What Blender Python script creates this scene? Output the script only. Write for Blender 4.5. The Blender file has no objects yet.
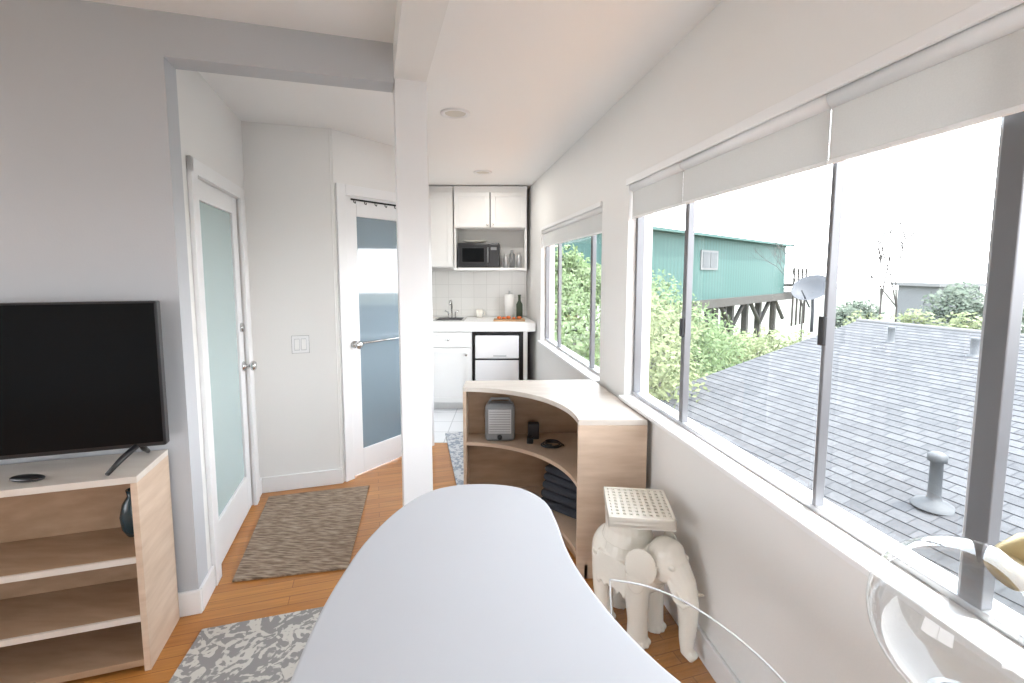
import bpy, bmesh, math, random
from mathutils import Vector, Matrix
random.seed(7)
S=bpy.context.scene
try:
    S.view_settings.view_transform='Standard'
except Exception: pass

# ---------------------------------------------------------------- materials
def mat(name,col,rough=.5,metal=0,bump=0,bscale=40,var=0,vscale=6,spec=None,**kw):
    m=bpy.data.materials.new(name); m.use_nodes=True
    nt=m.node_tree; b=nt.nodes['Principled BSDF']
    c=(col[0],col[1],col[2],1)
    b.inputs['Base Color'].default_value=c
    b.inputs['Roughness'].default_value=rough
    b.inputs['Metallic'].default_value=metal
    if spec is not None: b.inputs['Specular IOR Level'].default_value=spec
    for k,v in kw.items(): b.inputs[k].default_value=v
    tc=nt.nodes.new('ShaderNodeTexCoord')
    if var or bump:
        n=nt.nodes.new('ShaderNodeTexNoise'); n.inputs['Scale'].default_value=vscale; n.inputs['Detail'].default_value=4
        nt.links.new(tc.outputs['Object'],n.inputs['Vector'])
    if var:
        mx=nt.nodes.new('ShaderNodeMix'); mx.data_type='RGBA'
        mx.inputs[6].default_value=tuple(x*(1-var) for x in col)+(1,)
        mx.inputs[7].default_value=tuple(min(1,x*(1+var)) for x in col)+(1,)
        nt.links.new(n.outputs['Fac'],mx.inputs[0]); nt.links.new(mx.outputs[2],b.inputs['Base Color'])
    if bump:
        n2=nt.nodes.new('ShaderNodeTexNoise'); n2.inputs['Scale'].default_value=bscale
        nt.links.new(tc.outputs['Object'],n2.inputs['Vector'])
        bp=nt.nodes.new('ShaderNodeBump'); bp.inputs['Strength'].default_value=bump; bp.inputs['Distance'].default_value=.01
        nt.links.new(n2.outputs['Fac'],bp.inputs['Height']); nt.links.new(bp.outputs['Normal'],b.inputs['Normal'])
    return m

def ramp(nt,stops):
    r=nt.nodes.new('ShaderNodeValToRGB'); e=r.color_ramp.elements
    while len(e)<len(stops): e.new(.5)
    for i,(p,c) in enumerate(stops): e[i].position=p; e[i].color=tuple(c)+(1,)
    return r

def wood_mat(name,c1,c2,scale=(1,14,14),rough=.45,rotz=0):
    m=bpy.data.materials.new(name); m.use_nodes=True; nt=m.node_tree; b=nt.nodes['Principled BSDF']
    tc=nt.nodes.new('ShaderNodeTexCoord'); mp=nt.nodes.new('ShaderNodeMapping')
    mp.inputs['Scale'].default_value=scale; mp.inputs['Rotation'].default_value=(0,0,rotz)
    n=nt.nodes.new('ShaderNodeTexNoise'); n.inputs['Scale'].default_value=3; n.inputs['Detail'].default_value=6
    r=ramp(nt,[(.3,c1),(.7,c2)])
    nt.links.new(tc.outputs['Object'],mp.inputs[0]); nt.links.new(mp.outputs[0],n.inputs['Vector'])
    nt.links.new(n.outputs['Fac'],r.inputs[0]); nt.links.new(r.outputs[0],b.inputs['Base Color'])
    b.inputs['Roughness'].default_value=rough
    return m

def brick_mat(name,c1,c2,cm,rotz,bw,rh,mortar=.004,rough=.5,offset=.5,bump=.2,noise=0,scale=1,vert=False,nsc=(1.5,22,1),spec=.5):
    m=bpy.data.materials.new(name); m.use_nodes=True; nt=m.node_tree; b=nt.nodes['Principled BSDF']
    b.inputs['Specular IOR Level'].default_value=spec
    tc=nt.nodes.new('ShaderNodeTexCoord'); mp=nt.nodes.new('ShaderNodeMapping'); mp.inputs['Rotation'].default_value=(math.pi/2 if vert else 0,0,rotz)
    br=nt.nodes.new('ShaderNodeTexBrick'); br.offset=offset
    br.inputs['Scale'].default_value=scale; br.inputs['Brick Width'].default_value=bw; br.inputs['Row Height'].default_value=rh
    br.inputs['Mortar Size'].default_value=mortar; br.inputs['Color1'].default_value=tuple(c1)+(1,); br.inputs['Color2'].default_value=tuple(c2)+(1,)
    br.inputs['Mortar'].default_value=tuple(cm)+(1,)
    nt.links.new(tc.outputs['Object'],mp.inputs[0]); nt.links.new(mp.outputs[0],br.inputs['Vector'])
    out=br.outputs['Color']
    if noise:
        mp2=nt.nodes.new('ShaderNodeMapping'); mp2.inputs['Scale'].default_value=nsc
        n=nt.nodes.new('ShaderNodeTexNoise'); n.inputs['Scale'].default_value=2.5; n.inputs['Detail'].default_value=6
        nt.links.new(mp.outputs[0],mp2.inputs[0]); nt.links.new(mp2.outputs[0],n.inputs['Vector'])
        r=ramp(nt,[(.25,(1-noise,)*3),(.75,(1,1,1))])
        mx=nt.nodes.new('ShaderNodeMix'); mx.data_type='RGBA'; mx.blend_type='MULTIPLY'; mx.inputs[0].default_value=1
        nt.links.new(n.outputs['Fac'],r.inputs[0]); nt.links.new(out,mx.inputs[6]); nt.links.new(r.outputs[0],mx.inputs[7]); out=mx.outputs[2]
    nt.links.new(out,b.inputs['Base Color']); b.inputs['Roughness'].default_value=rough
    bp=nt.nodes.new('ShaderNodeBump'); bp.inputs['Strength'].default_value=bump; bp.inputs['Distance'].default_value=.003; bp.invert=True
    nt.links.new(br.outputs['Fac'],bp.inputs['Height']); nt.links.new(bp.outputs['Normal'],b.inputs['Normal'])
    return m

M={}
M['wall']=mat('wall_paint',(.81,.805,.79),.55,bump=.03,bscale=120)
M['wallA']=mat('wall_paint_shaded',(.52,.535,.56),.55,bump=.03,bscale=120)  # wall paint with the front wall's shade put into its colour
M['ceil']=mat('ceiling_paint',(.90,.90,.895),.6,bump=.02,bscale=90)
M['trim']=mat('trim_white',(.84,.845,.85),.35,var=.02)
M['cab']=mat('cabinet_white',(.87,.87,.86),.35,var=.02)
M['table']=mat('table_laminate',(.47,.48,.505),.5,var=.02)
M['maple']=wood_mat('maple_veneer',(.55,.41,.30),(.67,.53,.41),(1.5,1.5,10))
M['mapletop']=wood_mat('maple_pale_top',(.60,.54,.48),(.67,.62,.56),(2,8,8),.35)
M['mapleshade']=wood_mat('maple_shaded',(.31,.20,.12),(.40,.27,.175),(2,9,9))  # darker maple: shade inside the shelving painted into the colour
M['floor']=brick_mat('oak_floor',(.49,.195,.045),(.60,.27,.07),(.22,.08,.025),-.293,1.1,.06,.0012,.28,.37,.15,noise=.35)
M['tile']=brick_mat('floor_tile',(.82,.85,.88),(.86,.88,.9),(.55,.57,.6),0,.3,.3,.004,.2,0,.2)
M['splash']=brick_mat('backsplash_tile',(.74,.73,.70),(.78,.77,.74),(.60,.59,.56),0,.15,.15,.002,.2,0,.2,vert=True)
M['shingle']=brick_mat('roof_shingle',(.086,.088,.093),(.112,.114,.119),(.062,.064,.069),0,.17,.13,.006,.95,.5,.1,noise=.22,nsc=(7,7,1),spec=.05)
M['shingle_edge_shade']=mat('shingle_edge_shade',(.072,.074,.080),.95,var=.3,vscale=9)  # course edges coloured darker in place of their shadow lines
M['black']=mat('black_plastic',(.012,.012,.014),.3,var=.1)
M['screen']=mat('tv_screen',(.005,.006,.007),.12,var=.1,spec=.12)
M['dark']=mat('dark_rubber',(.03,.03,.034),.6,var=.2)
M['alu']=mat('aluminium_bronze',(.20,.20,.21),.4,.6,var=.1)
M['alul']=mat('aluminium_light',(.55,.56,.58),.35,.7,var=.05)
M['chrome']=mat('brushed_nickel',(.6,.6,.6),.2,1,var=.05)
M['brass']=mat('brass',(.50,.40,.20),.35,.5,var=.1)
M['ceramic']=mat('white_ceramic',(.87,.84,.76),.25,var=.03,bump=.1,bscale=60)
M['fridge']=mat('fridge_white',(.87,.87,.88),.3,var=.02)
M['grey']=mat('grey_plastic',(.22,.225,.23),.45,var=.05)
M['silver']=mat('silver_grille',(.55,.56,.57),.4,.4,var=.05)
M['teal']=mat('teal_ceramic',(.015,.035,.045),.25,var=.2)
M['cloth']=mat('charcoal_blanket',(.05,.055,.07),.95,var=.4,bump=.5,bscale=200)
M['paper']=mat('paper_towel',(.85,.85,.83),.9,bump=.3,bscale=90)
M['orange']=mat('orange_food',(.65,.16,.04),.5,var=.3)
M['woodboard']=wood_mat('cutting_board',(.42,.25,.13),(.52,.34,.18))
M['ground']=mat('hillside_ground',(.13,.135,.11),.95,var=.4,vscale=.4)
M['hill']=mat('hazy_hill',(.13,.135,.14),.95,var=.1,vscale=.1)
M['bark']=mat('bark',(.05,.045,.04),.9,var=.3)
M['leaf']=mat('leaf_green',(.085,.13,.045),.7,var=.5,vscale=3)
M['leaf2']=mat('leaf_dark',(.055,.075,.05),.7,var=.5,vscale=3)
M['leafy']=mat('leaf_yellow_green',(.12,.145,.06),.7,var=.4,vscale=2)
M['stucco']=mat('outside_stucco',(.15,.15,.15),.9,bump=.3)
M['vent']=mat('galvanised_vent',(.065,.07,.075),.6,.1,var=.2)
M['dish']=mat('dish_grey',(.045,.048,.055),.6,var=.1)

def corr():
    m=bpy.data.materials.new('green_corrugated_siding'); m.use_nodes=True; nt=m.node_tree; b=nt.nodes['Principled BSDF']
    tc=nt.nodes.new('ShaderNodeTexCoord'); mp=nt.nodes.new('ShaderNodeMapping'); mp.inputs['Rotation'].default_value=(0,0,-.73)
    w=nt.nodes.new('ShaderNodeTexWave'); w.inputs['Scale'].default_value=1.0
    nt.links.new(tc.outputs['Object'],mp.inputs[0]); nt.links.new(mp.outputs[0],w.inputs['Vector'])
    r=ramp(nt,[(0,(.024,.068,.060)),(1,(.033,.092,.082))]); nt.links.new(w.outputs['Fac'],r.inputs[0]); nt.links.new(r.outputs[0],b.inputs['Base Color'])
    b.inputs['Roughness'].default_value=.7
    return m
M['green']=corr()

def thin_glass(name,tint,refl=.04,edge=.6,power=4,rough=0):
    m=bpy.data.materials.new(name); m.use_nodes=True; nt=m.node_tree
    for n in list(nt.nodes): nt.nodes.remove(n)
    o=nt.nodes.new('ShaderNodeOutputMaterial'); t=nt.nodes.new('ShaderNodeBsdfTransparent'); g=nt.nodes.new('ShaderNodeBsdfGlossy')
    f=nt.nodes.new('ShaderNodeLayerWeight'); f.inputs['Blend'].default_value=.5
    pw=nt.nodes.new('ShaderNodeMath'); pw.operation='POWER'; pw.inputs[1].default_value=power
    ma=nt.nodes.new('ShaderNodeMath'); ma.operation='MULTIPLY_ADD'; ma.inputs[1].default_value=edge; ma.inputs[2].default_value=refl
    nt.links.new(f.outputs['Facing'],pw.inputs[0]); nt.links.new(pw.outputs[0],ma.inputs[0])
    t.inputs['Color'].default_value=tuple(tint)+(1,); g.inputs['Roughness'].default_value=rough
    mx=nt.nodes.new('ShaderNodeMixShader'); nt.links.new(ma.outputs[0],mx.inputs[0]); nt.links.new(t.outputs[0],mx.inputs[1]); nt.links.new(g.outputs[0],mx.inputs[2])
    nt.links.new(mx.outputs[0],o.inputs['Surface'])
    return m
M['pane']=thin_glass('window_pane',(.99,1,1),.02,.3,5)
M['acrylic']=thin_glass('clear_acrylic',(.95,.97,.98),.05,.6,3,rough=.03)
M['blown']=thin_glass('blown_glass',(.88,.89,.89),.06,.8,3.2,rough=.02)
M['edge']=mat('acrylic_edge',(.85,.88,.9),.15,Alpha=.75)

def fabric():
    m=bpy.data.materials.new('roller_shade_fabric'); m.use_nodes=True; nt=m.node_tree
    for n in list(nt.nodes): nt.nodes.remove(n)
    o=nt.nodes.new('ShaderNodeOutputMaterial'); d=nt.nodes.new('ShaderNodeBsdfDiffuse'); t=nt.nodes.new('ShaderNodeBsdfTranslucent'); mx=nt.nodes.new('ShaderNodeMixShader')
    tc=nt.nodes.new('ShaderNodeTexCoord'); n=nt.nodes.new('ShaderNodeTexNoise'); n.inputs['Scale'].default_value=300
    r=ramp(nt,[(0,(.68,.68,.67)),(1,(.78,.78,.77))]); nt.links.new(tc.outputs['Object'],n.inputs['Vector']); nt.links.new(n.outputs['Fac'],r.inputs[0])
    nt.links.new(r.outputs[0],d.inputs['Color']); t.inputs['Color'].default_value=(.64,.64,.62,1); mx.inputs[0].default_value=.3
    nt.links.new(d.outputs[0],mx.inputs[1]); nt.links.new(t.outputs[0],mx.inputs[2]); nt.links.new(mx.outputs[0],o.inputs['Surface'])
    return m
M['fabric']=fabric()

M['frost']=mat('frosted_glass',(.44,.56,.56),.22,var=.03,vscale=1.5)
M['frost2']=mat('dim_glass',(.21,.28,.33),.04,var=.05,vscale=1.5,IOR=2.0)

def jute():
    m=bpy.data.materials.new('jute_rug'); m.use_nodes=True; nt=m.node_tree; b=nt.nodes['Principled BSDF']
    tc=nt.nodes.new('ShaderNodeTexCoord'); mp=nt.nodes.new('ShaderNodeMapping'); mp.inputs['Rotation'].default_value=(0,0,-.293); mp.inputs['Scale'].default_value=(10,75,10)
    n=nt.nodes.new('ShaderNodeTexNoise'); n.inputs['Scale'].default_value=1.6; n.inputs['Detail'].default_value=5
    r=ramp(nt,[(.3,(.13,.09,.06)),(.5,(.29,.21,.15)),(.7,(.47,.38,.29))])
    nt.links.new(tc.outputs['Object'],mp.inputs[0]); nt.links.new(mp.outputs[0],n.inputs['Vector']); nt.links.new(n.outputs['Fac'],r.inputs[0]); nt.links.new(r.outputs[0],b.inputs['Base Color'])
    bp=nt.nodes.new('ShaderNodeBump'); bp.inputs['Distance'].default_value=.01; nt.links.new(n.outputs['Fac'],bp.inputs['Height']); nt.links.new(bp.outputs['Normal'],b.inputs['Normal'])
    b.inputs['Roughness'].default_value=.95; return m
M['jute']=jute()
def floral(name,c0,c1,sc):
    m=bpy.data.materials.new(name); m.use_nodes=True; nt=m.node_tree; b=nt.nodes['Principled BSDF']
    tc=nt.nodes.new('ShaderNodeTexCoord'); n=nt.nodes.new('ShaderNodeTexNoise'); n.inputs['Scale'].default_value=sc; n.inputs['Detail'].default_value=2.5; n.inputs['Distortion'].default_value=2.2
    v=nt.nodes.new('ShaderNodeTexVoronoi'); v.inputs['Scale'].default_value=sc*2.2; v.feature='DISTANCE_TO_EDGE'
    mt=nt.nodes.new('ShaderNodeMath'); mt.operation='MULTIPLY_ADD'; mt.inputs[1].default_value=.35
    r=ramp(nt,[(.50,c0),(.56,c1)])
    nt.links.new(tc.outputs['Object'],n.inputs['Vector']); nt.links.new(tc.outputs['Object'],v.inputs['Vector'])
    nt.links.new(v.outputs['Distance'],mt.inputs[0]); nt.links.new(n.outputs['Fac'],mt.inputs[2]); nt.links.new(mt.outputs[0],r.inputs[0]); nt.links.new(r.outputs[0],b.inputs['Base Color'])
    b.inputs['Roughness'].default_value=.95; return m
M['floral']=floral('floral_rug',(.56,.54,.50),(.27,.26,.255),14)
M['runner']=floral('runner_rug',(.30,.34,.40),(.6,.62,.64),14)

# ---------------------------------------------------------------- mesh builder
class Fr:
    def __init__(s,ox,oy,d,n): s.o=Vector((ox,oy,0)); s.d=Vector((d[0],d[1],0)).normalized(); s.n=Vector((n[0],n[1],0)).normalized()
    def __call__(s,a,b,z): return s.o+s.d*a+s.n*b+Vector((0,0,z))
W=Fr(0,0,(1,0),(0,1))
L=Fr(-1.381,1.908,(.957,.289),(-.289,.957))      # a along wall A, b depth along wall B
R=Fr(.997,0,(-.151,1),(1,.151))                  # a along right wall (depth), b outward
D=Fr(-1.20,3.18,(.589,.808),(-.808,.589))        # angled door wall, b away from room

class MB:
    def __init__(s): s.v=[];s.f=[];s.m=[];s.mats=[];s.sm=[]
    def mi(s,m):
        m=M[m] if isinstance(m,str) else m
        if m not in s.mats: s.mats.append(m)
        return s.mats.index(m)
    def add(s,vs,fs,m,smooth=False):
        k=len(s.v); s.v+= [tuple(x) for x in vs]; i=s.mi(m)
        for f in fs: s.f.append([k+j for j in f]); s.m.append(i); s.sm.append(smooth)
    def box(s,F,a0,a1,b0,b1,z0,z1,m):
        vs=[F(a,b,z) for z in (z0,z1) for a,b in ((a0,b0),(a1,b0),(a1,b1),(a0,b1))]
        s.add(vs,[(3,2,1,0),(4,5,6,7),(0,1,5,4),(1,2,6,5),(2,3,7,6),(3,0,4,7)],m); return s
    def prism(s,pts,z0,z1,m,F=W):
        n=len(pts); vs=[F(x,y,z0) for x,y in pts]+[F(x,y,z1) for x,y in pts]
        s.add(vs,[tuple(range(n))[::-1],tuple(range(n,2*n))]+[(i,(i+1)%n,n+(i+1)%n,n+i) for i in range(n)],m); return s
    def tube(s,pts,rs,m,seg=14,caps=True):
        pts=[Vector(p) for p in pts]; n=len(pts)
        if not isinstance(rs,(list,tuple)): rs=[rs]*n
        vs=[]; prev=None
        for i,p in enumerate(pts):
            t=(pts[min(i+1,n-1)]-pts[max(i-1,0)]).normalized()
            if prev is None:
                up=Vector((0,0,1)) if abs(t.z)<.9 else Vector((1,0,0)); x=t.cross(up).normalized()
            else: x=(prev-t*prev.dot(t)).normalized()
            prev=x; y=t.cross(x)
            for j in range(seg):
                a=2*math.pi*j/seg; vs.append(p+(x*math.cos(a)+y*math.sin(a))*rs[i])
        fs=[(i*seg+j,i*seg+(j+1)%seg,(i+1)*seg+(j+1)%seg,(i+1)*seg+j) for i in range(n-1) for j in range(seg)]
        if caps: fs+=[tuple(range(seg))[::-1],tuple(range((n-1)*seg,n*seg))]
        s.add(vs,fs,m,True); return s
    def ell(s,c,r,m,rot=None,seg=24,rings=14):
        vs=[];c=Vector(c)
        for i in range(rings+1):
            th=math.pi*i/rings
            for j in range(seg):
                ph=2*math.pi*j/seg; v=Vector((r[0]*math.sin(th)*math.cos(ph),r[1]*math.sin(th)*math.sin(ph),r[2]*math.cos(th)))
                if rot: v=rot@v
                vs.append(c+v)
        fs=[(i*seg+j,(i+1)*seg+j,(i+1)*seg+(j+1)%seg,i*seg+(j+1)%seg) for i in range(rings) for j in range(seg)]
        s.add(vs,fs,m,True); return s
    def lathe(s,c,prof,m,seg=32,axis=None):
        rot=Vector((0,0,1)).rotation_difference(Vector(axis).normalized()).to_matrix() if axis else Matrix.Identity(3)
        vs=[];c=Vector(c);n=len(prof)
        for r,z in prof:
            for j in range(seg):
                a=2*math.pi*j/seg; vs.append(c+rot@Vector((r*math.cos(a),r*math.sin(a),z)))
        fs=[(i*seg+j,i*seg+(j+1)%seg,(i+1)*seg+(j+1)%seg,(i+1)*seg+j) for i in range(n-1) for j in range(seg)]
        s.add(vs,fs,m,True); return s
    def obj(s,name,parent=None,bevel=0,weld=True,seg=2):
        me=bpy.data.meshes.new(name); me.from_pydata(s.v,[],s.f)
        for m in s.mats: me.materials.append(m)
        for p,i,sm in zip(me.polygons,s.m,s.sm): p.material_index=i; p.use_smooth=sm
        bm=bmesh.new(); bm.from_mesh(me)
        if weld and s.sm and all(s.sm): bmesh.ops.remove_doubles(bm,verts=bm.verts,dist=1e-6)
        bmesh.ops.recalc_face_normals(bm,faces=bm.faces); bm.to_mesh(me); bm.free()
        o=bpy.data.objects.new(name,me); S.collection.objects.link(o)
        if parent is not None:
            o.parent=parent; o.matrix_parent_inverse=Matrix.Translation(-parent.location)
        if bevel:
            b=o.modifiers.new('bevel','BEVEL'); b.width=bevel; b.segments=seg; b.limit_method='ANGLE'
        return o
def empty(name,loc):
    e=bpy.data.objects.new(name,None); e.location=loc; e.empty_display_size=.1; S.collection.objects.link(e); return e

# ---------------------------------------------------------------- room shell
mb=MB(); mb.box(W,-4.5,1.7,-3.5,5.6,-.1,0,'floor').obj('floor')
MB().prism([(-.70,3.93),(.40,3.93),(.18,5.45),(-.95,5.45),(-.95,4.1)],0,.004,'tile').obj('floor_tiles')
HC=2.52; LC=2.45
MB().prism([(L(.945,0,0).x,L(.945,0,0).y),(L(.945,-5.6,0).x,L(.945,-5.6,0).y),(1.75,-3.5),(.6,5.65),(-2.2,5.65),(-3.0,3.5),(L(-2,.05,0).x,L(-2,.05,0).y),(L(.9,.05,0).x,L(.9,.05,0).y)],LC,LC+.03,'ceil').obj('ceiling')
MB().prism([(-4.6,-3.6),(1.75,-3.6),(1.3,5.7),(-4.6,5.7)],HC,HC+.08,'ceil').obj('ceiling_raised')
MB().box(L,.885,1.03,-5.5,.15,2.37,HC+.02,'wall').obj('ceiling_beam')
MB().box(L,.89,1.03,0,.15,0,2.37,'trim').obj('column')
MB().box(L,-2.9,0,0,.12,0,HC+.02,'wallA').box(L,0,.885,0,.12,2.35,HC+.02,'wallA').obj('wall_front')
wb=MB(); wb.box(L,-.12,-.001,.12,.24,0,LC,'wall').box(L,-.12,-.001,.98,1.15,0,LC,'wall').box(L,-.12,-.001,.24,.98,1.94,LC,'wall'); wb.obj('wall_entry')
MB().box(L,-.12,.535,1.15,1.27,0,LC,'wall').obj('wall_switch')
wd=MB(); wd.box(D,-.03,.06,0,.1,0,LC,'wall').box(D,.82,.87,0,.1,0,LC,'wall').box(D,.06,.82,0,.1,2.04,LC,'wall'); wd.obj('wall_angled')
p0=D(.87,0,0)
MB().prism([(p0.x,p0.y),(-.95,4.12),(-.95,5.5),(-1.05,5.5),(-1.05,4.05),(D(.87,.1,0).x,D(.87,.1,0).y)],0,LC,'wall').obj('wall_kitchen_left')
MB().box(W,-1.05,.3,5.45,5.55,0,LC,'wall').obj('wall_kitchen_back')
w1=(.15,2.52,.82,1.98); w2=(2.93,4.71,.80,1.93)
wr=MB()
for a0,a1 in ((-3.5,w1[0]),(w1[1],w2[0]),(w2[1],5.55)): wr.box(R,a0,a1,0,.14,0,HC,'wall')
for w in (w1,w2):
    wr.box(R,w[0],w[1],0,.14,0,w[2],'wall'); wr.box(R,w[0],w[1],0,.14,w[3],HC,'wall')
wr.obj('wall_right')
wlft=MB()
for (a,b,c,d) in ((-3.5,-2.0,0,HC),(.9,2.6,0,HC),(-2.0,.9,0,.6),(-2.0,.9,2.2,HC)): wlft.box(W,-4.2,-4.08,a,b,c,d,'wall')
wlft.obj('wall_left')
wbk=MB()
for (a,b,c,d) in ((-4.2,-.9,0,HC),(.9,1.7,0,HC),(-.9,.9,0,.7),(-.9,.9,2.1,HC)): wbk.box(W,a,b,-3.4,-3.28,c,d,'wall')
wbk.obj('wall_back')
wn=MB()
for x in (-.9,-.02,.85): wn.box(W,x,x+.05,-3.36,-3.32,.7,2.1,'trim')
wn.box(W,-.9,.9,-3.36,-3.32,.7,.75,'trim').box(W,-.9,.9,-3.36,-3.32,2.05,2.1,'trim'); wn.obj('fill_window_back')  # unseen window added behind the camera to let in fill light
wn=MB()
for y in (-2.0,-.57,.85): wn.box(W,-4.16,-4.12,y,y+.05,.6,2.2,'trim')
wn.box(W,-4.16,-4.12,-2.0,.9,.6,.65,'trim').box(W,-4.16,-4.12,-2.0,.9,2.15,2.2,'trim'); wn.obj('fill_window_left')  # unseen window added on the left to brighten the right side
def bb(name,F,a0,a1,b0,b1,h=.11):
    m=MB(); m.box(F,a0,a1,b0,b1,0,h,'trim'); m.obj(name,bevel=.004)
bb('baseboard_right',R,-3.2,4.9,-.016,0)
bb('baseboard_front',L,-2.8,.012,-.014,0)
MB().box(L,0,.014,0,.165,0,.11,'trim').box(L,0,.014,1.05,1.15,0,.11,'trim').obj('baseboard_entry',bevel=.003)
bb('baseboard_switch',L,.014,.53,1.136,1.15)

# ---------------------------------------------------------------- doors
e=empty('door_1',L(-.03,.63,0))
c=MB()
for b0,b1,z0,z1 in ((.17,.245,0,2.01),(.97,1.045,0,2.01),(.17,1.045,1.94,2.01)): c.box(L,-.001,.02,b0,b1,z0,z1,'trim')
c.obj('casing',e,.004)
c=MB()
for b0,b1,z0,z1 in ((.245,.315,.01,1.94),(.875,.97,.01,1.94),(.315,.875,1.84,1.94),(.315,.875,.01,.24)): c.box(L,-.05,-.008,b0,b1,z0,z1,'trim')
c.obj('leaf_frame',e,.004)
MB().box(L,-.035,-.022,.315,.875,.24,1.84,'frost').obj('glass',e)
k=MB()
ax=L.d
k.lathe(L(-.008,.93,.92),[(.0,0),(.03,0),(.03,.008),(.011,.012),(.011,.035),(.027,.045),(.031,.058),(.024,.07),(0,.073)],'chrome',axis=ax)
k.lathe(L(-.008,.93,1.16),[(0,0),(.028,0),(.028,.012),(.02,.016),(0,.018)],'chrome',axis=ax)
k.obj('knob',e)
e=empty('door_2',D(.44,0,0))
c=MB()
for a0,a1,z0,z1 in ((.0,.07,0,2.10),(.81,.87,0,2.10),(0.07,.81,2.03,2.10)): c.box(D,a0,a1,-.02,0,z0,z1,'trim')
c.obj('casing',e,.004)
c=MB()
for a0,a1,z0,z1 in ((.07,.165,.012,2.03),(.72,.81,.012,2.03),(.165,.72,1.89,2.03),(.165,.72,.012,.19)): c.box(D,a0,a1,.0,.04,z0,z1,'trim')
c.obj('leaf_frame',e,.004)
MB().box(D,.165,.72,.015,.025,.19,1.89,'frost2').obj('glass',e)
k=MB(); nx=-D.n
k.lathe(D(.115,0,.98),[(0,0),(.028,0),(.028,.008),(.011,.012),(.011,.035),(.026,.045),(.03,.056),(.022,.067),(0,.07)],'chrome',axis=nx)
k.tube([D(.17,-.02,.985),D(.70,-.02,.985)],.006,'chrome'); k.tube([D(.18,.02,.985),D(.18,-.02,.985)],.006,'chrome'); k.tube([D(.69,.02,.985),D(.69,-.02,.985)],.006,'chrome')
k.obj('handle',e)
k=MB(); k.box(D,.12,.62,-.006,-.001,2.0,2.012,'black')
for i in range(6):
    a=.14+i*.09; k.tube([D(a,-.006,2.006),D(a,-.01,1.985),D(a,-.025,1.978),D(a,-.03,1.99)],.003,'black',8)
k.obj('hook_rail',e)
k=MB(); k.box(L,.235,.345,1.143,1.15,.95,1.07,'grey').box(L,.237,.343,1.141,1.149,.952,1.068,'trim').box(L,.252,.286,1.139,1.142,.97,1.05,'silver').box(L,.294,.328,1.139,1.142,.97,1.05,'silver').box(L,.255,.283,1.135,1.142,.975,1.045,'cab').box(L,.297,.325,1.135,1.142,.975,1.045,'cab'); k.obj('light_switch',bevel=.001)

# ---------------------------------------------------------------- windows
def window(name,w,mull):
    e=empty(name,R((w[0]+w[1])/2,.06,(w[2]+w[3])/2)); s0,s1,z0,z1=w
    f=MB(); zb=z0+.004
    f.box(R,s0,s1,.045,.085,zb,z0+.022,'alul').box(R,s0,s1,.045,.085,z1-.03,z1-.001,'alul').box(R,s1-.022,s1-.001,.045,.085,z0+.022,z1-.03,'alu').box(R,s0+.001,s0+.025,.045,.085,z0+.022,z1-.03,'alu')
    for s,wd_,m in mull:
        f.box(R,s-wd_/2,s+wd_/2,.042,.07,z0+.022,z1-.03,m)
        f.box(R,s+wd_/2,s+wd_/2+.010,.05,.07,z0+.022,z1-.03,'alul')
    f.obj('frame',e,.002)
    MB().box(R,s0+.02,s1-.02,.0645,.0665,z0+.02,z1-.02,'pane').obj('pane',e)
    MB().box(R,s0+.001,s1-.001,-.035,.14,z0-.016,z0+.004,'trim').obj('sill',e,.004)
    return e
window('window_1',w1,[(1.993,.03,'alu'),(1.253,.012,'alu'),(.862,.04,'alu')])
window('window_2',w2,[(4.18,.04,'alu'),(3.25,.04,'alu')])
k=MB(); k.box(R,1.98,2.006,.030,.0415,1.22,1.30,'black').box(R,1.243,1.263,.030,.0415,1.30,1.38,'black'); k.obj('window_latches',bevel=.003)
def shade(name,s0,s1,zt,zb):
    e=empty(name,R((s0+s1)/2,.02,zt))
    MB().box(R,s0+.001,s1-.001,.018,.0195,zb,zt-.03,'fabric').obj('fabric',e)
    MB().box(R,s0+.001,s1-.001,.014,.024,zb-.006,zb+.006,'trim').obj('bottom_bar',e,.003)
    MB().tube([R(s0+.004,.022,zt-.03),R(s1-.004,.022,zt-.03)],.024,'trim',16).obj('roller',e)
shade('roller_shade',.16,1.248,1.975,1.785); shade('roller_shade',1.2485,1.991,1.975,1.785); shade('roller_shade',1.992,2.51,1.975,1.785)
shade('roller_shade',2.94,4.70,1.925,1.75)
MB().box(R,w1[0]-.02,w1[1]+.01,-.014,-.001,1.955,1.99,'trim').obj('trim_1',bevel=.003)
MB().box(R,w2[0],w2[1],-.012,-.001,1.905,1.935,'trim').obj('trim_2',bevel=.003)

# ---------------------------------------------------------------- recessed lights
M['lens']=mat('downlight_lens',(.62,.59,.52),.4,var=.02)
for i,(x,y) in enumerate([(-.34,2.86),(-.28,4.5)]):
    k=MB(); k.lathe((x,y,LC),[(.09,-.0005),(.09,-.008),(.068,-.010),(.062,-.004)],'trim',40).lathe((x,y,LC),[(.066,-.004),(0,-.004)],'lens',40); k.obj('recessed_downlight')
    ld=bpy.data.lights.new('downlight_lamp','AREA'); ld.shape='DISK'; ld.size=.12; ld.energy=(4,7)[i]; ld.color=(1,.96,.9)
    lo=bpy.data.objects.new('downlight_lamp',ld); lo.location=(x,y,LC-.02); S.collection.objects.link(lo)

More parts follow.
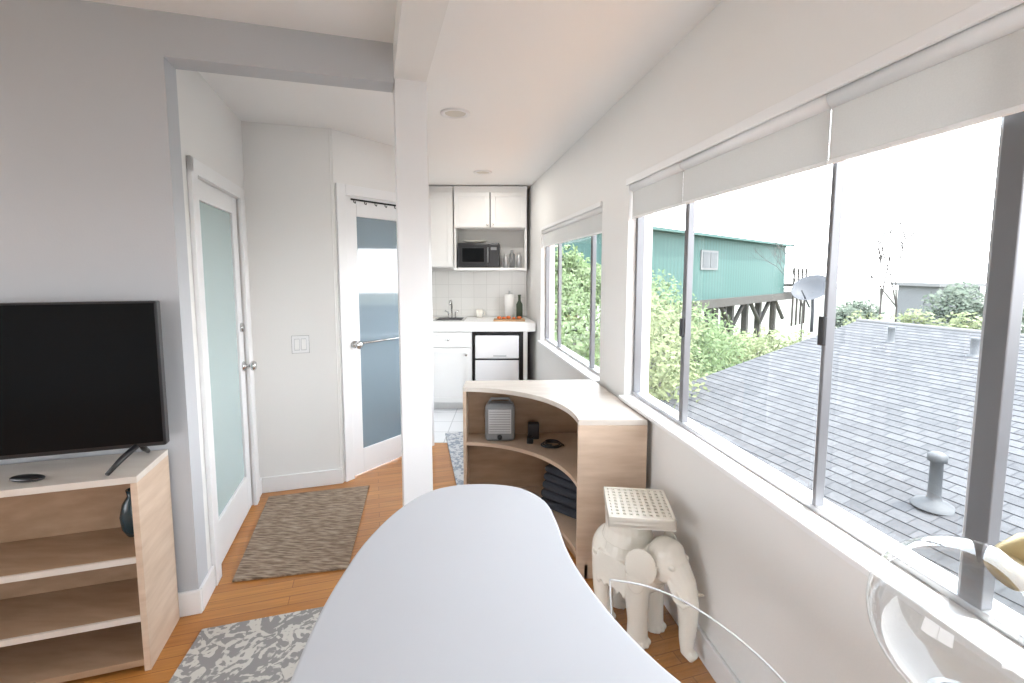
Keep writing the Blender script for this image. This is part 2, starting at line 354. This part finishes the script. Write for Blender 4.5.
# ---------------------------------------------------------------- kitchen
def shaker(mb,x0,x1,y,z0,z1,m='cab',fr=.05):
    mb.box(W,x0,x1,y,y+.012,z0,z1,m)
    for a,b,c,d in ((x0,x1,z0,z0+fr),(x0,x1,z1-fr,z1),(x0,x0+fr,z0+fr,z1-fr),(x1-fr,x1,z0+fr,z1-fr)): mb.box(W,a,b,y-.012,y,c,d,m)
k=MB(); k.box(W,-.95,-.655,5.17,5.45,1.55,2.44,'cab'); shaker(k,-.94,-.665,5.155,1.56,2.37); k.obj('kitchen_wall_cabinet',bevel=.002)
k=MB()
k.box(W,-.645,.165,5.17,5.45,1.98,2.44,'cab'); shaker(k,-.637,-.247,5.155,1.99,2.37); shaker(k,-.233,.155,5.155,1.99,2.37)
k.box(W,-.645,-.62,5.17,5.45,1.52,1.98,'cab').box(W,.14,.165,5.17,5.45,1.52,1.98,'cab').box(W,-.645,.165,5.12,5.45,1.515,1.545,'cab').box(W,-.247,-.233,5.165,5.17,1.99,2.37,'grey')
k.lathe((-.27,5.143,2.02),[(0,0),(.012,.0),(.012,.02),(0,.02)],'chrome',12,axis=(0,-1,0)).lathe((-.21,5.143,2.02),[(0,0),(.012,0),(.012,.02),(0,.02)],'chrome',12,axis=(0,-1,0))
k.obj('kitchen_wall_cabinet',bevel=.002)
e=empty('microwave',(-.38,5.25,1.545))
MB().box(W,-.60,-.14,5.14,5.42,1.55,1.82,'black').obj('body',e,.008)
MB().box(W,-.585,-.27,5.13,5.14,1.57,1.80,'black').box(W,-.25,-.155,5.132,5.14,1.57,1.80,'black').obj('front',e,.003)
MB().box(W,-.56,-.30,5.127,5.131,1.60,1.77,'dark').box(W,-.55,-.31,5.124,5.128,1.61,1.76,'screen').tube([(-.265,5.11,1.60),(-.265,5.11,1.77)],.007,'grey',8).box(W,-.235,-.17,5.129,5.133,1.74,1.77,'grey').obj('window_trim',e)
k=MB(); k.lathe((-.42,5.28,1.82),[(0,.0),(.06,0),(.14,.03),(.135,.03),(.055,.006),(0,.006)],'ceramic'); k.obj('serving_dish')
for i,(x,r,h) in enumerate([(-.07,.028,.15),(-.0,.032,.2),(.08,.03,.17)]):
    k=MB(); k.lathe((x,5.26,1.545),[(0,0),(r,0),(r,h*.75),(r*.5,h*.85),(r*.5,h),(0,h)],['silver','grey','alul'][i],20); k.obj('glass_bottle')
k=MB(); k.box(W,-.94,-.43,4.87,5.43,.09,.87,'cab').box(W,-.94,-.43,4.93,5.43,.005,.09,'cab')
shaker(k,-.93,-.44,4.855,.705,.86,fr=.035); shaker(k,-.93,-.44,4.855,.10,.69)
k.lathe((-.68,4.85,.78),[(0,0),(.013,0),(.013,.022),(0,.022)],'chrome',12,axis=(0,-1,0)).lathe((-.49,4.845,.62),[(0,0),(.013,0),(.013,.022),(0,.022)],'chrome',12,axis=(0,-1,0))
k.obj('kitchen_base_cabinet',bevel=.002)
MB().prism([(-.945,4.82),(.250,4.82),(.160,5.445),(-.945,5.445)],.87,.97,'cab').obj('kitchen_counter',bevel=.006)
MB().box(W,-.95,.165,5.437,5.449,.975,1.51,'splash').obj('backsplash_tiles')
e=empty('mini_fridge',(-.17,5.1,0))
MB().box(W,-.395,.075,4.90,5.38,.02,.80,'fridge').obj('body',e,.01)
MB().box(W,-.395,.075,4.85,4.895,.575,.825,'fridge').box(W,-.395,.075,4.85,4.895,.05,.558,'fridge').obj('doors',e,.012)
MB().box(W,-.395,.075,4.86,4.895,.556,.577,'dark').box(W,-.2,-.06,4.843,4.851,.60,.615,'silver').obj('handles',e,.003)
k=MB(); k.box(W,-.425,-.408,4.87,5.43,.005,.865,'black').box(W,.085,.12,4.87,5.43,.005,.865,'black').box(W,-.405,.085,5.40,5.43,.005,.865,'black').box(W,-.405,.085,4.87,5.40,.84,.865,'black').obj('fridge_niche')
k=MB(); k.box(W,.122,.165,4.87,5.3,.005,.865,'cab').obj('kitchen_filler_panel')
k=MB(); k.box(W,-.86,-.52,4.95,5.30,.9705,.976,'chrome').box(W,-.83,-.55,4.98,5.27,.975,.977,'dark').obj('kitchen_sink',bevel=.002)
k=MB(); k.tube([(-.70,5.33,.972),(-.70,5.33,1.12),(-.70,5.29,1.17),(-.70,5.2,1.17),(-.70,5.17,1.13)],.011,'chrome').tube([(-.66,5.33,.972),(-.66,5.33,1.03),(-.62,5.33,1.05)],.009,'chrome').tube([(-.74,5.33,.972),(-.74,5.33,1.03),(-.78,5.33,1.05)],.009,'chrome'); k.obj('kitchen_faucet')
k=MB(); k.lathe((-.03,5.22,.97),[(0,0),(.07,0),(.07,.01),(.012,.012)],'silver').lathe((-.03,5.22,.985),[(.012,0),(.055,0),(.055,.26),(.012,.26)],'paper').lathe((-.03,5.22,.985),[(0,.0),(.01,0),(.01,.30),(0,.30)],'silver'); k.obj('paper_towel_roll')
k=MB(); k.lathe((.085,5.25,.97),[(0,0),(.033,0),(.036,.02),(.036,.16),(.015,.2),(.014,.25),(.018,.255),(.018,.27),(0,.27)],'leaf2'); k.obj('soap_bottle')
k=MB(); k.lathe((-.38,5.36,.97),[(0,0),(.035,0),(.042,.09),(.038,.09),(.032,.01),(0,.01)],'ceramic',24).tube([(-.345,5.36,1.04),(-.32,5.36,1.03),(-.32,5.36,1.0),(-.347,5.36,.99)],.006,'ceramic',8); k.obj('coffee_mug')
k=MB(); k.box(W,-.20,.14,4.90,5.10,.97,.985,'woodboard'); k.obj('cutting_board',bevel=.003)
k=MB()
for x,y,r in ((-.14,5.0,.02),(-.09,4.98,.018),(-.04,5.02,.021),(.02,4.98,.016),(.08,5.01,.02)): k.ell((x,y,.985+r*.8),(r*1.3,r,r*.8),'orange',seg=12,rings=8)
k.obj('cut_fruit')

# ---------------------------------------------------------------- rugs
def rug(name,pts,m,h=.008):
    e=MB(); e.prism(pts,0.001,h,m); return e.obj(name,bevel=.003)
rug('jute_rug',[(-1.355,2.10),(-.83,2.20),(-1.0,3.10),(-1.62,2.94)],'jute',.012)
rug('floral_rug',[(-1.30,1.80),(-.60,2.0),(-.05,2.05),(.20,1.6),(.30,.2),(-.95,-.1)],'floral',.01)
rug('kitchen_runner_rug',[(-.62,4.15),(-.36,2.98),(.12,3.10),(-.14,4.25)],'runner',.012)

# ---------------------------------------------------------------- kidney table
def catmull(pts,n=8):
    out=[];N=len(pts)
    for i in range(N):
        p0,p1,p2,p3=[Vector(pts[(i+j-1)%N]) for j in range(4)]
        for k in range(n):
            t=k/n; out.append(tuple(.5*((2*p1)+(-p0+p2)*t+(2*p0-5*p1+4*p2-p3)*t*t+(-p0+3*p1-3*p2+p3)*t**3)))
    return out
tp=[(-.41,.78),(-.425,.93),(-.425,1.07),(-.41,1.23),(-.365,1.39),(-.295,1.51),(-.20,1.565),(-.08,1.575),(.03,1.545),(.108,1.455),(.135,1.33),(.15,1.19),(.175,1.08),(.22,.95),(.28,.83),(.37,.70),(.44,.55),(.43,.40),(.34,.31),(.15,.27),(-.1,.30),(-.30,.42),(-.385,.6)]
out=catmull(tp,6)[::-1]
e=empty('kidney_shaped_table',(-.05,.9,0))
MB().prism(out,.722,.75,'table').obj('top',e,.008,seg=3)
for i,(x,y) in enumerate([(-.28,1.25),(-.02,1.38),(-.25,.55),(.22,.5)]):
    MB().lathe((x,y,.011),[(0,.0),(.03,.0),(.03,.012),(.02,.015),(.02,.704),(.05,.705),(.05,.711),(0,.711)],'alul',20).obj('leg_%d'%(i+1),e)

# ---------------------------------------------------------------- tv stand
e=empty('tv_stand_bookcase',L(-.6,-.16,0))
a0,a1,b0,b1=-1.12,-.07,-.29,-.02
k=MB()
k.box(L,a0,a1,b0,b1,.735,.76,'mapletop').box(L,a1-.022,a1,b0,b1,.0,.735,'maple').box(L,a0,a0+.022,b0,b1,0,.735,'maple')
k.obj('carcass',e,.002)
k=MB(); 
k.box(L,a0+.022,a1-.022,b0+.01,b1,.43,.452,'mapleshade').box(L,a0+.022,a1-.022,b0+.01,b1,.20,.222,'mapleshade').box(L,a0+.022,a1-.022,b0+.005,b1,.02,.045,'mapleshade').box(L,a0+.022,a1-.022,b1-.008,b1,.045,.735,'mapleshade')
k.obj('shelves',e,.001)
k=MB(); k.box(L,a0+.022,a1-.022,b0+.001,b0+.01,.43,.452,'mapletop').box(L,a0+.022,a1-.022,b0+.001,b0+.01,.20,.222,'mapletop'); k.obj('shelf_edges',e)
k=MB(); c=L(-.165,-.10,.453); k.lathe(c,[(0,0),(.03,0),(.045,.03),(.05,.08),(.04,.13),(.022,.16),(.026,.185),(.02,.185),(.015,.16),(0,.15)],'teal'); k.obj('teal_vase')
e=empty('television',L(-.5,-.15,.76))
TV0,TV1=-1.0,-.02
k=MB(); k.box(L,TV0,TV1,-.165,-.125,.825,1.39,'black'); k.obj('housing',e,.006)
MB().box(L,TV0+.008,TV1-.008,-.167,-.164,.842,1.382,'screen').obj('screen',e)
MB().box(L,TV0+.25,TV1-.25,-.125,-.085,.86,1.15,'black').obj('rear_box',e,.015)
k=MB()
for a,sg in ((-.11,1),(-.88,-1)):
    k.tube([L(a-.0*sg,-.145,.84),L(a-.04*sg,-.20,.80),L(a-.06*sg,-.262,.768)],[.012,.011,.008],'black',10)
    k.tube([L(a-.0*sg,-.145,.84),L(a-.01*sg,-.10,.80),L(a-.02*sg,-.045,.768)],[.012,.011,.008],'black',10)
k.obj('feet',e)
k=MB(); k.ell(L(-.42,-.225,.772),(.06,.025,.0115),'black'); k.obj('remote_control')

# ---------------------------------------------------------------- curved shelf unit
e=empty('curved_bookcase',(.2,2.6,0))
cx,cy,r=-.30,2.13,.615
arc=[(cx+r*math.cos(t),cy+r*math.sin(t)) for t in [math.pi/2*i/28 for i in range(29)]]
def outl(ins):
    return [(cx+(r+ins)*math.cos(t),cy+(r+ins)*math.sin(t)) for t in [math.pi/2*i/28 for i in range(29)]]
full=[(-.30,2.92),(.53,2.95),(.645,2.13)]+arc
MB().prism(full[::-1],.772,.80,'mapletop').obj('top',e,.003)
inn=[(-.285,2.905),(.52,2.93),(.625,2.15)]+outl(.012)
for nm,z in (('shelf_middle',.43),('shelf_bottom',.07)):
    MB().prism(inn[::-1],z,z+.022,'maple').obj(nm,e,.001)
k=MB(); k.box(W,.315,.645,2.13,2.152,0,.772,'maple').box(W,-.30,-.28,2.745,2.92,0,.772,'maple')
k.obj('end_panels',e,.002)
k=MB(); k.prism([(-.28,2.90),(-.28,2.92),(.53,2.95),(.53,2.93)],0,.772,'mapleshade').prism([(.51,2.93),(.53,2.94),(.645,2.152),(.627,2.152)],0,.772,'mapleshade'); k.obj('back_panels',e)
k=MB(); pk=outl(.04); k.prism(pk+outl(.055)[::-1],0,.07,'mapleshade'); k.obj('toe_kick',e)
e=empty('space_heater',(-.075,2.80,.452))
z0=.453
MB().prism([(-.17,2.76),(.02,2.76),(.01,2.87),(-.16,2.87)],z0,z0+.235,'grey').obj('body',e,.025,seg=4)
k=MB(); k.box(W,-.145,-.005,2.752,2.762,z0+.055,z0+.205,'silver')
for i in range(9): k.box(W,-.14,-.01,2.749,2.753,z0+.065+i*.0155,z0+.068+i*.0155,'grey')
k.obj('grille',e,.002)
MB().lathe((-.075,2.76,z0+.03),[(0,0),(.016,0),(.014,.012),(0,.012)],'black',16,axis=(0,-1,0)).obj('dial',e)
k=MB(); k.tube([(-.15,2.81,z0+.22),(-.13,2.81,z0+.26),(-.02,2.81,z0+.26),(0,2.81,z0+.22)],.008,'grey',10); k.obj('carry_handle',e)
k=MB(); k.box(W,.10,.17,2.80,2.85,z0,z0+.10,'dark').box(W,.09,.13,2.72,2.76,z0,z0+.04,'black'); k.obj('power_adapter',bevel=.006)
k=MB(); pts=[(.24+.07*math.cos(t)*(1-t/40),2.68+.05*math.sin(t),z0+.008+t*.0012) for t in [i*.35 for i in range(50)]]; k.tube(pts,.005,'black',8); k.obj('coiled_cable')
k=MB()
zz=.093
for i in range(5):
    h=.05-.002*i; k.prism([(.16+.008*i,2.66+.006*i),(.40,2.46+.008*i),(.50-.01*i,2.62),(.27,2.82-.01*i)],zz,zz+h,'cloth'); zz+=h+.003
o=k.obj('folded_blankets',bevel=.02,seg=4)

# ---------------------------------------------------------------- elephant stool
e=empty('elephant_stool',(.50,1.83,0))
th=math.atan2(-.76,.60); Rm=Matrix.Translation((.505,1.850,0))@Matrix.Rotation(th,4,'Z')@Matrix.Diagonal((.94,.94,1,1))
k=MB()
k.ell((-.02,0,.30),(.165,.105,.115),'ceramic')
k.ell((.06,0,.29),(.11,.10,.105),'ceramic').ell((-.10,0,.29),(.10,.10,.11),'ceramic')
for x,y in ((.075,.065),(.085,-.065),(-.115,.063),(-.105,-.063)):
    k.tube([(x,y,.30),(x,y,.18),(x+.005,y,.09),(x+.005,y,.03),(x+.008,y,.0)],[.055,.050,.043,.045,.050],'ceramic',18)
    for t in (-.5,0,.5): k.ell((x+.008+.045*math.cos(t),y+.045*math.sin(t),.014),(.012,.013,.014),'ceramic',seg=10,rings=6)
k.ell((.18,0,.37),(.085,.074,.09),'ceramic').ell((.20,0,.41),(.05,.06,.048),'ceramic').ell((.13,0,.33),(.068,.07,.08),'ceramic')
k.tube([(.22,0,.365),(.262,0,.31),(.282,0,.24),(.285,0,.17),(.282,0,.10),(.285,0,.05),(.305,0,.04),(.318,0,.06)],[.058,.05,.043,.037,.031,.026,.021,.017],'ceramic',16)
for sg in (1,-1):
    rt=Matrix.Rotation(sg*-.45,3,'Z')
    k.ell((.13,sg*.110,.355),(.066,.012,.078),'ceramic',rot=rt)
    k.ell((.113,sg*.117,.295),(.038,.011,.055),'ceramic',rot=rt)
    k.tube([(.225,sg*.042,.32),(.262,sg*.058,.275),(.295,sg*.056,.262),(.325,sg*.046,.28)],[.015,.013,.010,.004],'ceramic',10)
    k.ell((.238,sg*.054,.385),(.012,.01,.012),'ceramic',seg=10,rings=6)
k.tube([(-.18,0,.34),(-.20,0,.28),(-.195,0,.20),(-.19,0,.15)],[.014,.01,.008,.014],'ceramic',8)
k.ell((-.02,0,.31),(.10,.115,.12),'ceramic')
for sg in (1,-1):
    k.box(W,-.10,.06,sg*.105-.012,sg*.105+.012,.20,.33,'ceramic')
    for i in range(5): k.ell((-.09+i*.035,sg*.108,.198),(.011,.012,.016),'ceramic',seg=8,rings=6)
k.tube([(-.02,0,.38),(-.02,0,.43),(-.02,0,.51)],[.115,.10,.105],'ceramic',24)
k.v=[tuple(Rm@Vector(v)) for v in k.v]
o=k.obj('elephant_body',e)
rm=o.modifiers.new('remesh','REMESH'); rm.mode='VOXEL'; rm.voxel_size=.0035; rm.use_smooth_shade=True
sm=o.modifiers.new('smooth','SMOOTH'); sm.factor=.6; sm.iterations=3
PF=Fr(.520,1.825,(math.cos(-.12),math.sin(-.12)),(-math.sin(-.12),math.cos(-.12)))
k=MB(); hw=.128
k.box(PF,-hw,hw,-hw,hw,.505,.522,'ceramic').box(PF,-hw,hw,-hw,hw,.528,.538,'ceramic')
for s_ in (-1,1):
    k.box(PF,-hw,hw,s_*hw-.012*(s_>0)-0.0,s_*hw+.012*(s_<0),.51,.55,'ceramic'); k.box(PF,s_*hw-.012*(s_>0),s_*hw+.012*(s_<0),-hw,hw,.51,.55,'ceramic')
n=10
for i in range(1,n):
    q=-hw+2*hw*i/n; k.box(PF,q-.007,q+.007,-hw,hw,.538,.545,'ceramic').box(PF,-hw,hw,q-.007,q+.007,.538,.5445,'ceramic')
k.obj('seat_plate',e,.0015)

# ---------------------------------------------------------------- acrylic chair
e=empty('clear_acrylic_chair',(.38,.95,0))
cp=[(.27,1.20),(.36,1.175),(.44,1.12),(.50,1.04),(.545,.95),(.57,.86)]
def cr(pts,n=6):
    out=[]
    P=[Vector(pts[0])]+[Vector(p) for p in pts]+[Vector(pts[-1])]
    for i in range(1,len(P)-2):
        for k_ in range(n):
            t=k_/n;p0,p1,p2,p3=P[i-1:i+3]
            out.append(.5*((2*p1)+(-p0+p2)*t+(2*p0-5*p1+4*p2-p3)*t*t+(-p0+3*p1-3*p2+p3)*t**3))
    out.append(P[-2]); return out
cc=cr(cp)
vs=[];N=len(cc)
for z in (.44,.50,.56,.62,.65):
    for p in cc:
        q=(p-Vector((.36,.95)))*(1-(.65-z)*.5)+Vector((.36,.95)); vs.append((q.x,q.y,z))
fs=[(i*N+j,i*N+j+1,(i+1)*N+j+1,(i+1)*N+j) for i in range(4) for j in range(N-1)]
k=MB(); k.add(vs,fs,'acrylic',True); o=k.obj('back_shell',e)
k=MB(); k.tube([(p.x,p.y,.652) for p in cc],.0025,'edge',8).tube([(cc[0].x,cc[0].y,.65),(vs[0][0],vs[0][1],.44)],.002,'edge',8).tube([(cc[-1].x,cc[-1].y,.65),(vs[N-1][0],vs[N-1][1],.44)],.002,'edge',8); k.obj('rim',e)
MB().prism([(.27,1.13),(.36,1.11),(.43,1.05),(.50,.92),(.50,.82),(.36,.72),(.20,.76),(.20,.98)][::-1],.43,.44,'acrylic').obj('seat',e,.003)
for i,(x,y) in enumerate([(.32,1.08),(.47,.95),(.34,.80),(.44,.80)]): MB().tube([(x,y,.43),(x+(x-.36)*.15,y+(y-.93)*.15,.012)],[.014,.010],'acrylic',12).obj('leg_%d'%(i+1),e)

# ---------------------------------------------------------------- glass lamp
e=empty('glass_globe_lamp',(.62,.58,0))
c=(.625,.583,1.018); rr=.115
MB().ell(c,(rr,rr,rr),'blown',seg=48,rings=28).obj('globe',e)
k=MB(); k.tube([(c[0],c[1],0.002),(c[0],c[1],c[2]-rr)],.012,'brass').lathe((c[0],c[1],0),[(0,0),(.12,0),(.12,.012),(.015,.018)],'brass').lathe((c[0],c[1],c[2]-rr-.01),[(.012,0),(.035,.005),(.04,.015),(.03,.017)],'silver')
k.obj('stand',e)
ax=Vector((.8,0.02,.55)).normalized(); nb=Vector((.662,.588,1.09))
k=MB(); k.lathe(nb,[(.0,0),(.020,0),(.026,.008),(.028,.03),(.026,.06),(.018,.075),(0,.075)],'brass',axis=ax); k.obj('neck_cap',e)

# ---------------------------------------------------------------- exterior
MB().box(W,-60,120,-60,160,-4.2,-4,'ground').obj('ground')
k=MB(); k.ell((8,24,-6.8),(17,10,5.0),'leafy',seg=48,rings=24); k.obj('ground_hillside')
RF=Fr(2.83,7.35,(.95,.314),(.314,-.95))
sl=.9/3.84
def zr(a): return -.3+sl*a
def roofobj(name,a0,a1,b0,b1):
    me=MB(); L0=math.hypot(1,sl); rh=.13
    y=a0*L0; me.box(W,b0,b1,y,a1*L0,-.08,-.014,'stucco')
    n0=int(math.floor(y/rh))
    for i in range(n0,int(a1*L0/rh)+1):
        ya=i*rh; yb=min((i+1)*rh+.01,a1*L0)
        if yb<=ya: continue
        me.add([(b0,ya,-.009),(b1,ya,-.009),(b1,ya,-.003),(b0,ya,-.003)],[(0,1,2,3)],'shingle_edge_shade')
        me.add([(b0,ya,-.003),(b1,ya,-.003),(b1,yb,-.009),(b0,yb,-.009)],[(0,1,2,3)],'shingle')
    o=me.obj(name)
    X=Vector((RF.n.x,RF.n.y,0)); Y=Vector((RF.d.x,RF.d.y,sl)).normalized(); Z=X.cross(Y)
    m=Matrix((X,Y,Z)).transposed().to_4x4(); m.translation=Vector((2.83,7.35,-.3)); o.matrix_world=m; return o
roofobj('neighbour_roof',-2.2,3.84,0,16)
k=MB(); k.box(RF,-1.7,7,1.0,15,-4,-.9,'stucco').obj('neighbour_house')
k=MB(); k.tube([RF(3.84,-.02,zr(3.84)-.01),RF(3.84,16,zr(3.84)-.01)],.04,'stucco',8).obj('roof_ridge_cap')
k=MB(); vx,vy=3.50,3.66; vz=-.38
k.lathe((vx,vy,vz-.06),[(.15,0),(.13,.03),(.055,.06),(.045,.09),(.042,.38),(.065,.39),(.065,.44),(.04,.46),(0,.46)],'vent'); k.obj('roof_vent')
for i,(a,b) in enumerate([(3.0,1.1),(2.9,2.2),(2.4,3.2)]):
    k=MB(); p=RF(a,b,zr(a)-.02); k.lathe(p,[(.09,0),(.045,.03),(.045,.22),(.05,.25),(0,.25)],'vent',16); k.obj('roof_vent')
k=MB(); c=Vector((5.95,9.1,1.10)); 
k.lathe(c,[(.0,0),(.12,.02),(.24,.07),(.34,.14),(.345,.14),(.24,.055),(0,-.01)],'dish',32,axis=(-.50,-.35,.6))
k.tube([c,c+Vector((.05,.05,-.35)),c+Vector((.05,.05,-.8))],.03,'dish',10).tube([c+Vector((-.05,0,-.3)),c+Vector((-.35,-.2,.05))],.015,'dish',8); k.obj('satellite_dish')
GF=Fr(5.4,19,(.745,.667),(-.667,.745))
e=empty('green_hillside_building',GF(8,3,0))
k=MB(); 
vs=[GF(0,0,.1),GF(16.6,0,.1),GF(16.6,7,.1),GF(0,7,.1),GF(0,0,3.25),GF(16.6,0,3.15),GF(16.6,7,3.5),GF(0,7,3.5)]
BX=[(3,2,1,0),(4,5,6,7),(0,1,5,4),(1,2,6,5),(2,3,7,6),(3,0,4,7)]
k.add(vs,BX,'green'); k.obj('siding_body',e)
k=MB(); k.add([GF(-.3,-.4,3.2),GF(17,-.4,3.1),GF(17,7.3,3.5),GF(-.3,7.3,3.5),GF(-.3,-.4,3.32),GF(17,-.4,3.22),GF(17,7.3,3.62),GF(-.3,7.3,3.62)],BX,'green'); k.obj('roof_slab',e)
k=MB(); k.box(GF,4.9,6.7,-.06,0,1.6,2.55,'stucco').box(GF,5.05,5.75,-.08,-.05,1.7,2.45,'vent').box(GF,5.85,6.55,-.08,-.05,1.7,2.45,'vent'); k.obj('building_window',e)
k=MB()
for a in (5.5,7.5,9.5,11.5,13.5,16):
    for b in (.3,3.5): k.box(GF,a,a+.3,b,b+.3,-3.5,.1,'bark')
for a in (5.5,9.5,13.5): k.tube([GF(a,.3,-1.6),GF(a+2,.3,.1)],.13,'bark',6).tube([GF(a+4,.3,-1.6),GF(a+2,.3,.1)],.13,'bark',6)
k.box(GF,4,18.8,-.2,6,-.3,.12,'bark')
k.box(GF,16.6,19,-.6,5,.55,.7,'bark')
for a in (16.6,17.4,18.2,19): k.box(GF,a-.05,a+.05,-.6,-.5,-2,1.75,'bark')
for z in (1.0,1.3,1.6): k.box(GF,16.6,19,-.58,-.52,z,z+.06,'bark')
k.obj('stilts_and_deck',e)

def foliage(name,blobs,n,size,m,trunks=1):
    e=MB(); vs=[];fs=[]
    tot=sum(b[3]**2 for b in blobs)
    for (x,y,z,r) in blobs:
        for _ in range(int(n*r*r/tot)):
            d=Vector((random.gauss(0,1),random.gauss(0,1),random.gauss(0,1))).normalized()*r*random.uniform(.35,1.12)
            c=Vector((x,y,z))+Vector((d.x,d.y,d.z*.85)); u=Vector((random.gauss(0,1),random.gauss(0,1),random.gauss(0,1))).normalized(); w=u.orthogonal().normalized(); s=size*random.uniform(.6,1.3)
            k=len(vs); vs+= [c-u*s,c+w*s*.45,c+u*s,c-w*s*.45]; fs.append((k,k+1,k+2,k+3))
    e.add(vs,fs,m)
    x0,y0,z0_,r0=blobs[0]
    e.tube([(x0,y0,z0_),(x0,y0,z0_-r0),(x0*.98,y0,-4)],[.03,.05,.08],'bark',6)
    for (x,y,z,r) in blobs[1:]: e.tube([(x0,y0,z0_-r0*.6),((x+x0)/2,(y+y0)/2,(z+z0_)/2-.4),(x,y,z)],[.04,.03,.015],'bark',6)
    return e.obj(name,weld=False)
foliage('shrub',[(2.15,7.2,-.75,.85),(2.3,7.0,-.2,.65),(2.2,7.9,.30,.65),(2.65,8.5,.35,.7),(3.2,9.3,.25,.75),(2.5,9.3,.80,.5),(2.9,9.0,-.6,.8)],5200,.055,'leafy')
foliage('shrub',[(3.4,10.8,.5,.75),(4.2,11.2,.3,.75),(4.9,11.6,-.1,.75),(3.9,12.4,.9,.7),(5.6,12.4,-.6,.8),(4.4,10.6,-.6,.9)],5200,.06,'leaf')
foliage('bush',[(6.4,14,-.95,.85),(7.4,14.6,-1.05,.8),(8.4,15,-1.0,.8),(5.4,14.2,-.7,.9),(9.2,14.6,-1.1,.8)],3600,.08,'leafy')
foliage('tree',[(1.05,8.0,.1,.72),(1.3,9.3,.5,.7),(.9,10.2,.85,.8),(1.0,6.9,-.4,.6)],4200,.06,'leaf')
foliage('tree',[(2.1,15,1.2,.9),(1.5,14,1.6,.8),(2.9,16,1.0,.8)],3000,.10,'leaf')
foliage('bush',[(7.7,10.0,.35,.35),(8.6,9.8,.40,.38),(9.3,9.4,.35,.38)],1300,.06,'leafy')
foliage('tree',[(12.6,13.0,.40,.75),(13.6,12.8,.2,.85),(13.2,13.6,.85,.4)],3500,.08,'leaf2')
foliage('tree',[(11.0,14.5,.1,.6),(10.2,14.0,.0,.5)],2000,.08,'leaf2')
def bare(name,base,h,seed,th=.010):
    random.seed(seed); k=MB()
    def br(p,d,l,r,dep):
        q=p+d*l; k.tube([p,q],[r,r*.6],'bark',5,False)
        if dep:
            for _ in range(3):
                nd=(d+Vector((random.uniform(-.7,.7),random.uniform(-.7,.7),random.uniform(-.1,.6)))).normalized(); br(q,nd,l*random.uniform(.6,.8),r*.6,dep-1)
    br(Vector(base),Vector((0,0,1)),h*.4,h*th,5); return k.obj(name)
bare('bare_tree',(11.6,18.3,-1.8),4.8,3,.009); bare('bare_tree',(10.6,13.2,-.7),3.6,5,.011); bare('bare_tree',(11.4,13.6,-.9),3.4,8,.011)
k=MB(); k.box(W,26,28.5,28,31,-4,.6,'hill').prism([(25.7,27.7),(28.8,27.7),(28.8,31.3),(25.7,31.3)],.6,.8,'stucco'); k.obj('distant_house')

# ---------------------------------------------------------------- light
w=bpy.data.worlds.new('sky'); S.world=w; w.use_nodes=True; nt=w.node_tree
bg=nt.nodes['Background']; bg.inputs['Strength'].default_value=8.9
tc=nt.nodes.new('ShaderNodeTexCoord'); sp=nt.nodes.new('ShaderNodeSeparateXYZ'); r=ramp(nt,[(.0,(.99,.985,1)),(.6,(.83,.90,1))])
nt.links.new(tc.outputs['Generated'],sp.inputs[0]); nt.links.new(sp.outputs['Z'],r.inputs[0]); nt.links.new(r.outputs[0],bg.inputs['Color'])
sun=bpy.data.lights.new('sun','SUN'); sun.energy=9; sun.angle=.01; sun.color=(1,.95,.88)
so=bpy.data.objects.new('sun',sun); S.collection.objects.link(so)
dirn=Vector((-.42,.12,-.95)); so.rotation_euler=dirn.to_track_quat('-Z','Y').to_euler()

# ---------------------------------------------------------------- camera
cam=bpy.data.cameras.new('camera'); co=bpy.data.objects.new('camera',cam); S.collection.objects.link(co); S.camera=co
cam.sensor_width=36; cam.lens=36*460/1024; cam.shift_y=-(341.5-314)/1024; cam.clip_start=.02; cam.clip_end=500
co.location=(0,0,1.5); co.rotation_euler=(math.pi/2-math.atan(42.2/460),0,0)
